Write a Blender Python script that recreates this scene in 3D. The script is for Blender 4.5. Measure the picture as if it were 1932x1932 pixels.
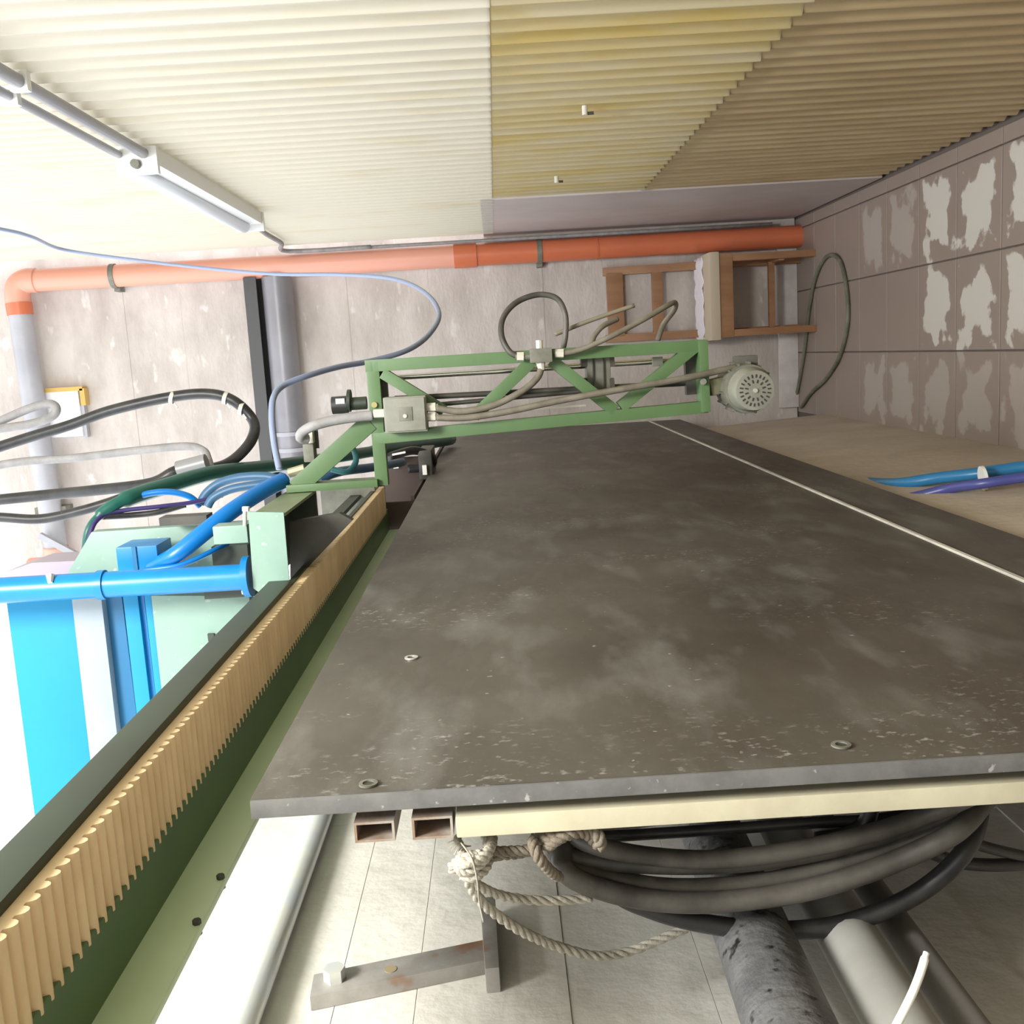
import bpy, bmesh, math, random
from mathutils import Vector, Matrix
random.seed(7)
scn = bpy.context.scene
for o in list(bpy.data.objects): bpy.data.objects.remove(o)
C = scn.collection

# ------------------------------------------------------------------ camera
# the photograph was taken with the phone turned: world up points to the left of the picture
F = 1930.0; CZ = 1.58
PSI = math.atan(297/F); TH = math.atan(15/F); RHO = math.atan(0.06)
Fw = Vector((-math.sin(PSI)*math.cos(TH), math.cos(PSI)*math.cos(TH), -math.sin(TH)))
Lf = Vector((-math.cos(PSI), -math.sin(PSI), 0))
Dn = Lf.cross(Fw)
cr, sr = math.cos(RHO), math.sin(RHO)
IX = cr*Dn + sr*Lf            # picture right
IY = -sr*Dn + cr*Lf           # picture down
CAM = Vector((0, 0, CZ))
cam = bpy.data.cameras.new('camera'); cam.lens = 36*F/1932; cam.sensor_width = 36; cam.clip_start = 0.02
co = bpy.data.objects.new('camera', cam); C.objects.link(co)
m = Matrix.Identity(4)
for i in range(3):
    m[i][0] = IX[i]; m[i][1] = -IY[i]; m[i][2] = -Fw[i]; m[i][3] = CAM[i]
co.matrix_world = m
scn.camera = co
# ------------------------------------------------------------------ light
w = bpy.data.worlds.new('world'); scn.world = w; w.use_nodes = True
w.node_tree.nodes['Background'].inputs[0].default_value = (0.93, 0.96, 1.0, 1)
w.node_tree.nodes['Background'].inputs[1].default_value = 2.5
def area(name, loc, to, sx, sy, power, col=(1, 1, 1)):
    l = bpy.data.lights.new(name, 'AREA'); l.shape = 'RECTANGLE'; l.size = sx; l.size_y = sy; l.energy = power; l.color = col
    o = bpy.data.objects.new(name, l); C.objects.link(o); o.location = loc
    o.rotation_euler = (Vector(to)-Vector(loc)).to_track_quat('-Z', 'Y').to_euler()
    return o
area('added_area_light', (0.40, 0.1, 3.1), (-0.6, 1.2, 1.6), 0.45, 0.6, 75, (1, 0.98, 0.93))  # added area light from the upper right; no opening is built here
vs = scn.view_settings
vs.view_transform = 'Standard'; vs.look = 'None'; vs.exposure = 0.25; vs.gamma = 1; vs.use_curve_mapping = False

# ------------------------------------------------------------------ helpers
def ray(x, y):
    return Fw*F + IX*(x-966) + IY*(y-966)
def P(x, y, Y):
    r = ray(x, y); return CAM + r*(Y/r.y)
def PX(x, y, X):
    r = ray(x, y); return CAM + r*(X/r.x)
def PZ(x, y, Z):
    r = ray(x, y); return CAM + r*((Z-CZ)/r.z)

MATS = {}
def M(name, col, rough=0.6, metal=0.0, col2=None, scale=8, amt=1.0, stretch=(1, 1, 1), bump=0.0, bscale=60, spots=None, spotscale=90, spotthr=0.68, coord='Object', contrast=(0.35, 0.65), trans=0, detail=6, glow=0):
    """principled material, colour broken up by noise; optional pale or dark specks and fine bump"""
    if name in MATS: return MATS[name]
    mt = bpy.data.materials.new(name); mt.use_nodes = True
    nt = mt.node_tree; N = nt.nodes; L = nt.links
    b = N['Principled BSDF']
    b.inputs['Roughness'].default_value = rough; b.inputs['Metallic'].default_value = metal
    if trans: b.inputs['Transmission Weight'].default_value = trans
    b.inputs['Base Color'].default_value = (*col, 1)
    tc = N.new('ShaderNodeTexCoord'); mp = N.new('ShaderNodeMapping'); mp.inputs['Scale'].default_value = stretch
    if coord == 'World':
        g = N.new('ShaderNodeNewGeometry'); L.new(g.outputs['Position'], mp.inputs[0])
    else: L.new(tc.outputs[coord], mp.inputs[0])
    out = None
    if col2 is not None:
        n = N.new('ShaderNodeTexNoise'); n.inputs['Scale'].default_value = scale; n.inputs['Detail'].default_value = detail
        n.inputs['Roughness'].default_value = 0.65
        L.new(mp.outputs[0], n.inputs['Vector'])
        r = N.new('ShaderNodeMapRange'); r.inputs[1].default_value = contrast[0]; r.inputs[2].default_value = contrast[1]
        r.inputs[4].default_value = amt
        L.new(n.outputs['Fac'], r.inputs[0])
        mx = N.new('ShaderNodeMix'); mx.data_type = 'RGBA'
        mx.inputs[6].default_value = (*col, 1); mx.inputs[7].default_value = (*col2, 1)
        L.new(r.outputs[0], mx.inputs[0]); out = mx.outputs[2]
    if spots is not None:
        n2 = N.new('ShaderNodeTexNoise'); n2.inputs['Scale'].default_value = spotscale; n2.inputs['Detail'].default_value = 3
        L.new(mp.outputs[0], n2.inputs['Vector'])
        r2 = N.new('ShaderNodeMapRange'); r2.inputs[1].default_value = spotthr; r2.inputs[2].default_value = spotthr+0.07
        L.new(n2.outputs['Fac'], r2.inputs[0])
        mx2 = N.new('ShaderNodeMix'); mx2.data_type = 'RGBA'
        if out: L.new(out, mx2.inputs[6])
        else: mx2.inputs[6].default_value = (*col, 1)
        mx2.inputs[7].default_value = (*spots, 1)
        L.new(r2.outputs[0], mx2.inputs[0]); out = mx2.outputs[2]
    if out: L.new(out, b.inputs['Base Color'])
    if bump:
        n3 = N.new('ShaderNodeTexNoise'); n3.inputs['Scale'].default_value = bscale; n3.inputs['Detail'].default_value = 5
        L.new(mp.outputs[0], n3.inputs['Vector'])
        bp = N.new('ShaderNodeBump'); bp.inputs['Strength'].default_value = bump; bp.inputs['Distance'].default_value = 0.01
        L.new(n3.outputs['Fac'], bp.inputs['Height']); L.new(bp.outputs[0], b.inputs['Normal'])
    if glow:      # lets daylight through from the other side, like thin fibreglass sheet
        tl = N.new('ShaderNodeBsdfTranslucent'); ms = N.new('ShaderNodeMixShader'); ms.inputs[0].default_value = glow
        if out: L.new(out, tl.inputs['Color'])
        else: tl.inputs['Color'].default_value = (*col, 1)
        L.new(b.outputs[0], ms.inputs[1]); L.new(tl.outputs[0], ms.inputs[2]); L.new(ms.outputs[0], N['Material Output'].inputs[0])
    MATS[name] = mt
    return mt

def tag(o, label=None, cat=None, group=None, kind=None):
    if label: o['label'] = label
    if cat: o['category'] = cat
    if group: o['group'] = group
    if kind: o['kind'] = kind
    return o
def thing(name, label, cat, loc, group=None):
    o = bpy.data.objects.new(name, None); C.objects.link(o); o.location = loc; o.empty_display_size = 0.05
    return tag(o, label, cat, group)
def wloc(p):
    v = Vector((0, 0, 0))
    while p is not None: v += p.location if p.get('_w') is None else Vector(p['_w']); break
    return v
WL = {}
def mesh(name, verts, faces, mat, parent=None, smooth=False, bevel=0, shade_auto=False):
    vs_ = [Vector(v) for v in verts]
    c = sum(vs_, Vector())/len(vs_)
    me = bpy.data.meshes.new(name); me.from_pydata([v-c for v in vs_], [], faces); me.validate(); me.update()
    bm = bmesh.new(); bm.from_mesh(me); bmesh.ops.recalc_face_normals(bm, faces=bm.faces)
    if bevel:
        bmesh.ops.bevel(bm, geom=[e for e in bm.edges if len(e.link_faces) == 2 and e.calc_face_angle(0) > 0.5], offset=bevel, segments=2, affect='EDGES', profile=0.7)
    bm.to_mesh(me); bm.free()
    for p in me.polygons: p.use_smooth = True
    if not smooth: me.set_sharp_from_angle(angle=0.6)
    o = bpy.data.objects.new(name, me); C.objects.link(o); me.materials.append(mat)
    o.location = c; WL[o.name] = c
    if parent is not None:
        o.parent = parent
        pw = WL.get(parent.name, parent.location)
        o.matrix_parent_inverse = Matrix.Translation(-Vector(pw))
    return o
class MB:
    def __init__(s): s.v = []; s.f = []
    def add(s, v, f):
        n = len(s.v); s.v += [Vector(a) for a in v]; s.f += [tuple(i+n for i in q) for q in f]; return s
    def box(s, x0, x1, y0, y1, z0, z1):
        return s.add([(x0,y0,z0),(x1,y0,z0),(x1,y1,z0),(x0,y1,z0),(x0,y0,z1),(x1,y0,z1),(x1,y1,z1),(x0,y1,z1)],
                     [(0,3,2,1),(4,5,6,7),(0,1,5,4),(1,2,6,5),(2,3,7,6),(3,0,4,7)])
    def beam(s, a, b, w_, d, up=(0, 1, 0)):
        """bar from a to b, w_ across (square to up), d along up"""
        a = Vector(a); b = Vector(b); t = (b-a).normalized(); u = Vector(up); u = (u-t*u.dot(t)).normalized(); n = t.cross(u)
        n = n*w_/2; u = u*d/2
        return s.add([a-n-u, a+n-u, a+n+u, a-n+u, b-n-u, b+n-u, b+n+u, b-n+u],
                     [(0,3,2,1),(4,5,6,7),(0,1,5,4),(1,2,6,5),(2,3,7,6),(3,0,4,7)])
    def cyl(s, a, b, r, r2=None, n=16, caps=True):
        a = Vector(a); b = Vector(b); r2 = r if r2 is None else r2
        t = (b-a).normalized(); u = t.orthogonal().normalized(); v = t.cross(u)
        vv = []
        for k in range(n):
            q = 2*math.pi*k/n; e = u*math.cos(q)+v*math.sin(q); vv += [a+e*r, b+e*r2]
        ff = [(2*k, 2*((k+1) % n), 2*((k+1) % n)+1, 2*k+1) for k in range(n)]
        if caps: ff += [tuple(2*k for k in range(n))[::-1], tuple(2*k+1 for k in range(n))]
        return s.add(vv, ff)
    def tube(s, pts, r, n=10, closed=False, phase=0):
        pts = [Vector(p) for p in pts]; m_ = len(pts)
        T = []
        for i in range(m_):
            if closed: t = pts[(i+1) % m_]-pts[i-1]
            else: t = pts[min(i+1, m_-1)]-pts[max(i-1, 0)]
            T.append(t.normalized() if t.length > 1e-9 else Vector((0, 0, 1)))
        u = T[0].orthogonal().normalized(); vv = []
        for i in range(m_):
            u = (u-T[i]*u.dot(T[i])).normalized(); v = T[i].cross(u)
            rr = r[i] if isinstance(r, (list, tuple)) else r
            for k in range(n):
                q = 2*math.pi*k/n+phase; vv.append(pts[i]+(u*math.cos(q)+v*math.sin(q))*rr)
        ff = []
        for i in range(m_ if closed else m_-1):
            j = (i+1) % m_
            for k in range(n): ff.append((i*n+k, i*n+(k+1) % n, j*n+(k+1) % n, j*n+k))
        if not closed: ff += [tuple(range(n))[::-1], tuple(range((m_-1)*n, m_*n))]
        return s.add(vv, ff)
    def poly(s, pts, off):
        """flat outline pushed by off into a solid"""
        pts = [Vector(p) for p in pts]; off = Vector(off); n = len(pts)
        return s.add(pts+[p+off for p in pts], [tuple(range(n)), tuple(range(n, 2*n))[::-1]]+[(i, (i+1) % n, n+(i+1) % n, n+i) for i in range(n)])
    def build(s, name, mat, parent=None, **k): return mesh(name, s.v, s.f, mat, parent, **k)
def smoothpts(pts, k=8, closed=False):
    """Catmull-Rom through the given points"""
    pts = [Vector(p) for p in pts]; n = len(pts); out = []
    for i in range(n if closed else n-1):
        if closed: a, b, c, d = pts[i-1], pts[i], pts[(i+1) % n], pts[(i+2) % n]
        else: a, b, c, d = pts[max(i-1, 0)], pts[i], pts[i+1], pts[min(i+2, n-1)]
        for j in range(k):
            t = j/k
            out.append(0.5*((2*b)+(c-a)*t+(2*a-5*b+4*c-d)*t*t+(3*b-a-3*c+d)*t**3))
    if not closed: out.append(pts[-1])
    return out
def box(name, x0, x1, y0, y1, z0, z1, mat, parent=None, bevel=0.0):
    return MB().box(x0, x1, y0, y1, z0, z1).build(name, mat, parent, bevel=bevel)
def pbox(name, x0, x1, y0, y1, Y0, Y1, mat, parent=None, bevel=0.0):
    """box whose front face stands at depth Y0 where the picture shows it"""
    xm, ym = (x0+x1)/2, (y0+y1)/2
    zt, zb = P(x0, ym, Y0).z, P(x1, ym, Y0).z; xr, xl = P(xm, y0, Y0).x, P(xm, y1, Y0).x
    return box(name, xl, xr, Y0, Y1, zb, zt, mat, parent, bevel)
def cable(name, label, pts, r, mat, cat='cable', group=None, closed=False, parent=None, k=8, n=10):
    """pts: (x, y, Y) picture points with their depth"""
    pp = smoothpts([P(*p) if not isinstance(p, Vector) else p for p in pts], k, closed)
    o = MB().tube(pp, r, n, closed).build(name, mat, parent, smooth=True)
    if label: tag(o, label, cat, group)
    return o
def rope_mb(pts, r, twist=26, k=10, mb=None):
    mb = mb or MB()
    pp = smoothpts(pts, k); m_ = len(pp)
    L_ = [0]
    for i in range(1, m_): L_.append(L_[-1]+(pp[i]-pp[i-1]).length)
    T = [(pp[min(i+1, m_-1)]-pp[max(i-1, 0)]).normalized() for i in range(m_)]
    u = T[0].orthogonal().normalized(); U = []
    for i in range(m_):
        u = (u-T[i]*u.dot(T[i])).normalized(); U.append(u.copy())
    for s in range(3):
        q = []
        for i in range(m_):
            a = 2*math.pi*(s/3+L_[i]*twist); v = T[i].cross(U[i])
            q.append(pp[i]+(U[i]*math.cos(a)+v*math.sin(a))*r*0.52)
        mb.tube(q, r*0.56, 7)
    return mb

# ------------------------------------------------------------------ materials
white_conc = M('white_concrete', (0.74, 0.72, 0.66), 0.85, col2=(0.62, 0.60, 0.54), scale=5, bump=0.35, bscale=26, spots=(0.25, 0.24, 0.21), spotscale=55, spotthr=0.76, coord='World')
far_conc = M('board_concrete', (0.60, 0.55, 0.51), 0.9, col2=(0.43, 0.38, 0.345), scale=2.2, stretch=(1, 1, 2.2), bump=0.3, bscale=30, coord='World', spots=(0.64, 0.6, 0.57), spotscale=7, spotthr=0.62, contrast=(0.38, 0.68))
plinth_m = M('plinth_concrete', (0.58, 0.51, 0.41), 0.9, col2=(0.46, 0.40, 0.32), scale=3, bump=0.2, bscale=40, coord='World')
skirt_m = M('white_skirting', (0.7, 0.67, 0.66), 0.7, col2=(0.55, 0.5, 0.48), scale=6)
def panel_material():
    """black rubber board: brown-black, hazy dust patches and short pale scuffs gathered in patches"""
    mt = bpy.data.materials.new('black_rubber_board'); mt.use_nodes = True; nt = mt.node_tree; N = nt.nodes; L = nt.links; b = N['Principled BSDF']
    g = N.new('ShaderNodeNewGeometry')
    def noise(sc, st, det, lo, hi, off=0):
        mp = N.new('ShaderNodeMapping'); mp.inputs['Scale'].default_value = st; mp.inputs['Location'].default_value = (off, off*0.7, off*1.3); L.new(g.outputs['Position'], mp.inputs[0])
        n = N.new('ShaderNodeTexNoise'); n.inputs['Scale'].default_value = sc; n.inputs['Detail'].default_value = det; n.inputs['Roughness'].default_value = 0.6; L.new(mp.outputs[0], n.inputs['Vector'])
        r = N.new('ShaderNodeMapRange'); r.inputs[1].default_value = lo; r.inputs[2].default_value = hi; L.new(n.outputs['Fac'], r.inputs[0]); return r.outputs[0]
    def mul(a, c):
        q = N.new('ShaderNodeMath'); q.operation = 'MULTIPLY'
        for k, t in enumerate((a, c)):
            if isinstance(t, float): q.inputs[k].default_value = t
            else: L.new(t, q.inputs[k])
        return q.outputs[0]
    def mix(f, a, c):
        m_ = N.new('ShaderNodeMix'); m_.data_type = 'RGBA'; L.new(f, m_.inputs[0])
        if isinstance(a, tuple): m_.inputs[6].default_value = (*a, 1)
        else: L.new(a, m_.inputs[6])
        m_.inputs[7].default_value = (*c, 1); return m_.outputs[2]
    c = mix(noise(2.2, (1, 1, 1.6), 5, 0.3, 0.7), (0.050, 0.042, 0.033), (0.095, 0.086, 0.070))
    c = mix(mul(noise(5.0, (1, 0.8, 2.2), 8, 0.5, 0.72, 4.0), 0.55), c, (0.20, 0.195, 0.18))
    c = mix(mul(noise(120.0, (1, 1.0, 0.7), 3, 0.58, 0.72), noise(3.0, (1, 1, 1), 3, 0.50, 0.68, 9.0)), c, (0.30, 0.29, 0.27))
    c = mix(noise(75.0, (1, 1.2, 0.8), 2, 0.735, 0.77, 2.0), c, (0.30, 0.29, 0.27))
    L.new(c, b.inputs['Base Color'])
    rr = noise(5.0, (1, 0.8, 2.2), 4, 0.3, 0.8, 4.0)
    r2 = N.new('ShaderNodeMapRange'); r2.inputs[3].default_value = 0.42; r2.inputs[4].default_value = 0.7; L.new(rr, r2.inputs[0]); L.new(r2.outputs[0], b.inputs['Roughness'])
    return mt
black_panel = panel_material()
board_edge = M('board_edge_grey', (0.17, 0.17, 0.165), 0.7, col2=(0.10, 0.10, 0.10), scale=14, spots=(0.34, 0.34, 0.33), spotscale=110, spotthr=0.68)
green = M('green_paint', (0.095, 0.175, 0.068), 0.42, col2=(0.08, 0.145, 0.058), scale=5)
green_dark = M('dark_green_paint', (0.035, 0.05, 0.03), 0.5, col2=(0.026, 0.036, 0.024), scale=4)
green_lit = M('lit_green_paint', (0.56, 0.71, 0.47), 0.4, col2=(0.50, 0.64, 0.41), scale=4)  # rail green lightened: light on the web is put into its colour
mint = M('mint_paint', (0.225, 0.34, 0.28), 0.45, col2=(0.19, 0.30, 0.245), scale=7, spots=(0.33, 0.45, 0.4), spotscale=60, spotthr=0.66)
olive = M('olive_green_paint', (0.20, 0.25, 0.125), 0.45, col2=(0.16, 0.2, 0.1), scale=6)
blue = M('blue_paint', (0.0, 0.21, 0.54), 0.35, col2=(0.0, 0.16, 0.44), scale=5)
cyan = M('bright_blue_paint', (0.0, 0.245, 0.47), 0.6, col2=(0.0, 0.215, 0.44), scale=3)
midblue = M('steel_blue_paint', (0.01, 0.13, 0.28), 0.4)
palegrey = M('pale_grey_paint', (0.30, 0.36, 0.40), 0.5, col2=(0.26, 0.31, 0.35), scale=6)
tan = M('tan_toothed_belt', (0.85, 0.66, 0.40), 0.6, col2=(0.72, 0.54, 0.31), scale=9, stretch=(1, 3, 1), coord='World')
chrome = M('chrome_rod', (0.7, 0.7, 0.68), 0.2, 1.0)
dark_steel = M('dark_steel', (0.045, 0.045, 0.04), 0.5, 0.3, col2=(0.08, 0.075, 0.06), scale=12)
grey_alu = M('dusty_aluminium', (0.21, 0.21, 0.17), 0.55, 0.2, col2=(0.14, 0.14, 0.11), scale=25, spots=(0.3, 0.29, 0.25), spotscale=60)
grey_plastic = M('grey_plastic', (0.26, 0.265, 0.22), 0.6, col2=(0.2, 0.2, 0.165), scale=20)
pale_plastic = M('pale_plastic', (0.6, 0.58, 0.5), 0.5)
cream = M('cream_paint', (0.55, 0.52, 0.38), 0.55, col2=(0.47, 0.43, 0.31), scale=15, spots=(0.35, 0.2, 0.12), spotscale=20, spotthr=0.72)
tube_steel = M('worn_tube_steel', (0.45, 0.42, 0.38), 0.5, 0.3, col2=(0.30, 0.2, 0.14), scale=25)
orange = M('orange_pvc', (0.62, 0.17, 0.075), 0.35, col2=(0.55, 0.15, 0.07), scale=3)
orange_pale = M('pale_orange_pvc', (0.70, 0.33, 0.24), 0.4)
pipe_grey = M('grey_pvc', (0.42, 0.42, 0.45), 0.4, col2=(0.34, 0.34, 0.37), scale=4)
duct_grey = M('grey_duct', (0.27, 0.265, 0.29), 0.35, 0.2, col2=(0.21, 0.205, 0.22), scale=3)
steel_bar = M('grey_steel_bar', (0.07, 0.07, 0.07), 0.5, 0.3)
hose_black = M('black_rubber', (0.013, 0.013, 0.015), 0.4, col2=(0.035, 0.034, 0.033), scale=22, spots=(0.25, 0.25, 0.25), spotscale=70, spotthr=0.74)
hose_dust = M('dusty_black_rubber', (0.035, 0.032, 0.028), 0.5, col2=(0.115, 0.105, 0.09), scale=9)
hose_brown = M('dusty_hose', (0.12, 0.105, 0.075), 0.7, col2=(0.19, 0.17, 0.13), scale=25)
hose_grey = M('grey_hose', (0.32, 0.31, 0.31), 0.6, col2=(0.22, 0.215, 0.21), scale=25)
hose_green = M('dark_green_hose', (0.01, 0.10, 0.075), 0.4)
hose_blue = M('blue_hose', (0.0, 0.16, 0.50), 0.35, col2=(0.0, 0.15, 0.48), scale=6)
hose_steel = M('steel_blue_hose', (0.035, 0.11, 0.21), 0.45)
hose_purple = M('dark_violet_cable', (0.03, 0.02, 0.11), 0.4)
hose_air = M('pale_blue_tube', (0.24, 0.29, 0.42), 0.35)
rope_m = M('white_rope', (0.50, 0.47, 0.40), 0.9, col2=(0.38, 0.35, 0.29), scale=60, bump=0.3, bscale=300)
rope_brown = M('brown_rope', (0.20, 0.17, 0.13), 0.9, col2=(0.14, 0.115, 0.085), scale=60, bump=0.3, bscale=300)
wood = M('chair_wood', (0.36, 0.19, 0.095), 0.55, col2=(0.26, 0.13, 0.06), scale=12, stretch=(1, 1, 0.2))
cushion = M('beige_cushion', (0.52, 0.44, 0.33), 0.9)
cloth = M('white_cloth', (0.75, 0.71, 0.74), 0.9)
lampw = M('lamp_white', (0.78, 0.78, 0.76), 0.4)
lampd = M('lamp_diffuser', (0.8, 0.84, 0.9), 0.3)
rust = M('worn_bracket_steel', (0.40, 0.385, 0.36), 0.6, 0.3, col2=(0.27, 0.25, 0.23), scale=18, spots=(0.28, 0.16, 0.1), spotscale=16, spotthr=0.62)
white_pl = M('white_plastic', (0.85, 0.85, 0.78), 0.4)
galv = M('galvanised_pipe', (0.58, 0.62, 0.66), 0.35, 0.35, col2=(0.66, 0.66, 0.6), scale=16)
bright_metal = M('bright_zinc', (0.7, 0.7, 0.66), 0.35, 0.6)
brown_box = M('brown_block', (0.085, 0.06, 0.05), 0.8)

# corrugated sheet colours, streaked along the ribs
sheet_white = M('cream_sheet', (0.70, 0.665, 0.575), 0.5, col2=(0.64, 0.575, 0.41), scale=2.6, stretch=(1, 3.0, 0.7), coord='World', contrast=(0.55, 0.72), amt=0.6, glow=0.42)
sheet_yellow = M('yellow_sheet', (0.58, 0.52, 0.37), 0.5, col2=(0.55, 0.45, 0.20), scale=2.4, stretch=(1, 3.0, 0.6), coord='World', contrast=(0.42, 0.66), glow=0.42)
sheet_unlit = M('unlit_yellow_sheet', (0.48, 0.375, 0.215), 0.5, col2=(0.38, 0.28, 0.15), scale=3.0, stretch=(1, 4.0, 0.6), coord='World', contrast=(0.4, 0.65))  # missing backlight painted in as a darker, browner yellow
sheet_grey = M('lilac_grey_sheet', (0.58, 0.52, 0.50), 0.5, col2=(0.50, 0.44, 0.42), scale=3, coord='World')

# ------------------------------------------------------------------ setting
XR = 0.60; YF = 5.40; XP = -0.37; XL = -0.70
# floor: slab plus tiles, 31 cm apart
floor = box('floor', -3.2, 0.75, -1.7, YF+0.1, -0.12, -0.008, M('floor_mortar', (0.13, 0.105, 0.09), 0.8)); tag(floor, 'tiled workshop floor of grey brown square tiles', kind='structure')
def tile_mat(name, dry):
    mt = bpy.data.materials.new(name); mt.use_nodes = True; nt = mt.node_tree; N = nt.nodes; L = nt.links; b = N['Principled BSDF']
    tc = N.new('ShaderNodeTexCoord'); sp = N.new('ShaderNodeSeparateXYZ'); L.new(tc.outputs['Object'], sp.inputs[0])
    g = N.new('ShaderNodeNewGeometry')
    n = N.new('ShaderNodeTexNoise'); n.inputs['Scale'].default_value = 9; n.inputs['Detail'].default_value = 4; L.new(g.outputs['Position'], n.inputs['Vector'])
    n0 = N.new('ShaderNodeTexNoise'); n0.inputs['Scale'].default_value = 3.3; n0.inputs['Detail'].default_value = 5; L.new(g.outputs['Position'], n0.inputs['Vector'])
    def mth(op, a, b_=None):
        q = N.new('ShaderNodeMath'); q.operation = op
        for i, t in enumerate((a, b_)):
            if t is None: continue
            if isinstance(t, (int, float)): q.inputs[i].default_value = t
            else: L.new(t, q.inputs[i])
        return q.outputs[0]
    ex = mth('MULTIPLY', mth('ABSOLUTE', sp.outputs[0]), 1.0); ey = mth('MULTIPLY', mth('ABSOLUTE', sp.outputs[1]), 1.1)
    d = mth('SUBTRACT', 0.135, mth('MAXIMUM', ex, ey))
    v = mth('ADD', d, mth('MULTIPLY', mth('SUBTRACT', n.outputs['Fac'], 0.53), 0.30))
    r = N.new('ShaderNodeMapRange'); r.inputs[1].default_value = 0.012; r.inputs[2].default_value = 0.026; r.inputs[4].default_value = dry; L.new(v, r.inputs[0])
    w0 = N.new('ShaderNodeMix'); w0.data_type = 'RGBA'; w0.inputs[6].default_value = (0.31, 0.25, 0.21, 1); w0.inputs[7].default_value = (0.26, 0.21, 0.18, 1); L.new(n0.outputs['Fac'], w0.inputs[0])
    mx = N.new('ShaderNodeMix'); mx.data_type = 'RGBA'; L.new(w0.outputs[2], mx.inputs[6]); mx.inputs[7].default_value = (0.56, 0.53, 0.48, 1)
    L.new(r.outputs[0], mx.inputs[0]); L.new(mx.outputs[2], b.inputs['Base Color'])
    rr = N.new('ShaderNodeMapRange'); rr.inputs[3].default_value = 0.42; rr.inputs[4].default_value = 0.85; L.new(r.outputs[0], rr.inputs[0]); L.new(rr.outputs[0], b.inputs['Roughness'])
    return mt
tm = [tile_mat('tile_damp', 0.0), tile_mat('tile_part_dry', 0.35), tile_mat('tile_dry_patch', 1.0)]
tile_me = {}
def tile_mesh(wx, k):
    if (wx, k) in tile_me: return tile_me[wx, k]
    bm = bmesh.new(); bmesh.ops.create_cube(bm, size=1)
    for v in bm.verts: v.co.x *= wx; v.co.y *= 0.304; v.co.z *= 0.008
    bmesh.ops.bevel(bm, geom=[e for e in bm.edges if all(v.co.z > 0 for v in e.verts)], offset=0.0015, segments=1, affect='EDGES')
    me = bpy.data.meshes.new('floor_tile'); bm.to_mesh(me); bm.free(); me.materials.append(tm[k]); tile_me[wx, k] = me
    return me
cols = [(-0.387, -0.077), (-0.077, 0.233), (0.233, 0.543), (0.543, 0.598)]
for ci, (a, b_) in enumerate(cols):
    j = 0
    while True:
        y0 = -1.45+0.31*j; j += 1
        if y0+0.31 > YF+0.02: break
        k = 0
        if 2.6 < y0 < 3.75: k = 2 if ci in (1, 2) else (1 if ci == 0 else 0)
        elif 3.75 <= y0 < 4.4 and ci in (0, 2): k = 1
        o = bpy.data.objects.new('floor_tile', tile_mesh(round(b_-a-0.005, 4), k)); C.objects.link(o)
        o.parent = floor; o.matrix_parent_inverse = Matrix.Translation(-Vector(floor.location))
        o.location = ((a+b_)/2, y0+0.155+0.018, -0.004)

# right wall: sinusoidal corrugated sheets, ribs standing upright
wmb = MB(); wmb.box(XR+0.024, XR+0.2, -1.7, 4.17, -0.1, 0.955); wmb.box(XR+0.024, XR+0.25, 4.17, YF+0.2, -0.1, 1.545)
wmb.box(XR+0.022, XR+0.06, -1.7, YF+0.1, 4.85, 5.0)
wr = tag(wmb.build('wall_right', M('wall_backing', (0.45, 0.4, 0.3), 0.9)), 'tall wall clad in upright corrugated sheets', kind='structure')
def sheet(name, y0, y1, z0, z1, xo, mat, label, amp=0.0095, pitch=0.076):
    n = max(2, int((y1-y0)/pitch*12)); vv = []; ff = []
    for i in range(n+1):
        y = y0+(y1-y0)*i/n; s = math.cos(2*math.pi*y/pitch); s = (s+1)/2; s = s**2.6*2-1
        x = xo-amp*s
        vv += [(x, y, z0), (x, y, z1), (x+0.0015, y, z0), (x+0.0015, y, z1)]
    for i in range(n):
        a = 4*i; ff += [(a, a+4, a+5, a+1), (a+2, a+3, a+7, a+6), (a, a+2, a+6, a+4), (a+1, a+5, a+7, a+3)]
    ff += [(0, 1, 3, 2), (4*n, 4*n+2, 4*n+3, 4*n+1)]
    o = mesh(name, vv, ff, mat, wr, smooth=False)
    for p in o.data.polygons: p.use_smooth = True
    tag(o, label); return o
sheet('corrugated_sheet', -1.5, 5.30, 1.552, 4.9, XR+0.008, sheet_white, 'cream corrugated upper sheet')
sheet('corrugated_sheet', -1.5, 4.16, 0.960, 1.556, XR+0.0105, sheet_yellow, 'stained yellow corrugated sheet')
sheet('corrugated_sheet', -1.5, 4.9, 0.01, 0.964, XR+0.0125, sheet_unlit, 'lower corrugated sheet browned for missing backlight', 0.0065)
box('flat_sheet', XR+0.004, XR+0.012, 4.17, YF, 0.01, 1.6, sheet_grey, wr)
# small hooks screwed into the sheets
for (x, y, lab, big) in ((1103, 203, 'small metal hook screwed into the yellow sheet', 1), (1050, 335, 'small pale screw head low on the yellow sheet near the corner', 0)):
    p = PX(x, y, XR-0.005)
    t = thing('wall_hook', lab, 'hook', p)
    MB().cyl(p+Vector((0.004, 0, 0)), p-Vector((0.018, 0, 0)), 0.007 if big else 0.008, n=10).build('screw_head', pale_plastic, t)
    MB().cyl(p-Vector((0.014, 0, 0)), p+Vector((-0.014, 0, -0.022)), 0.004, n=8).build('hook_tip', dark_steel, t)

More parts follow.
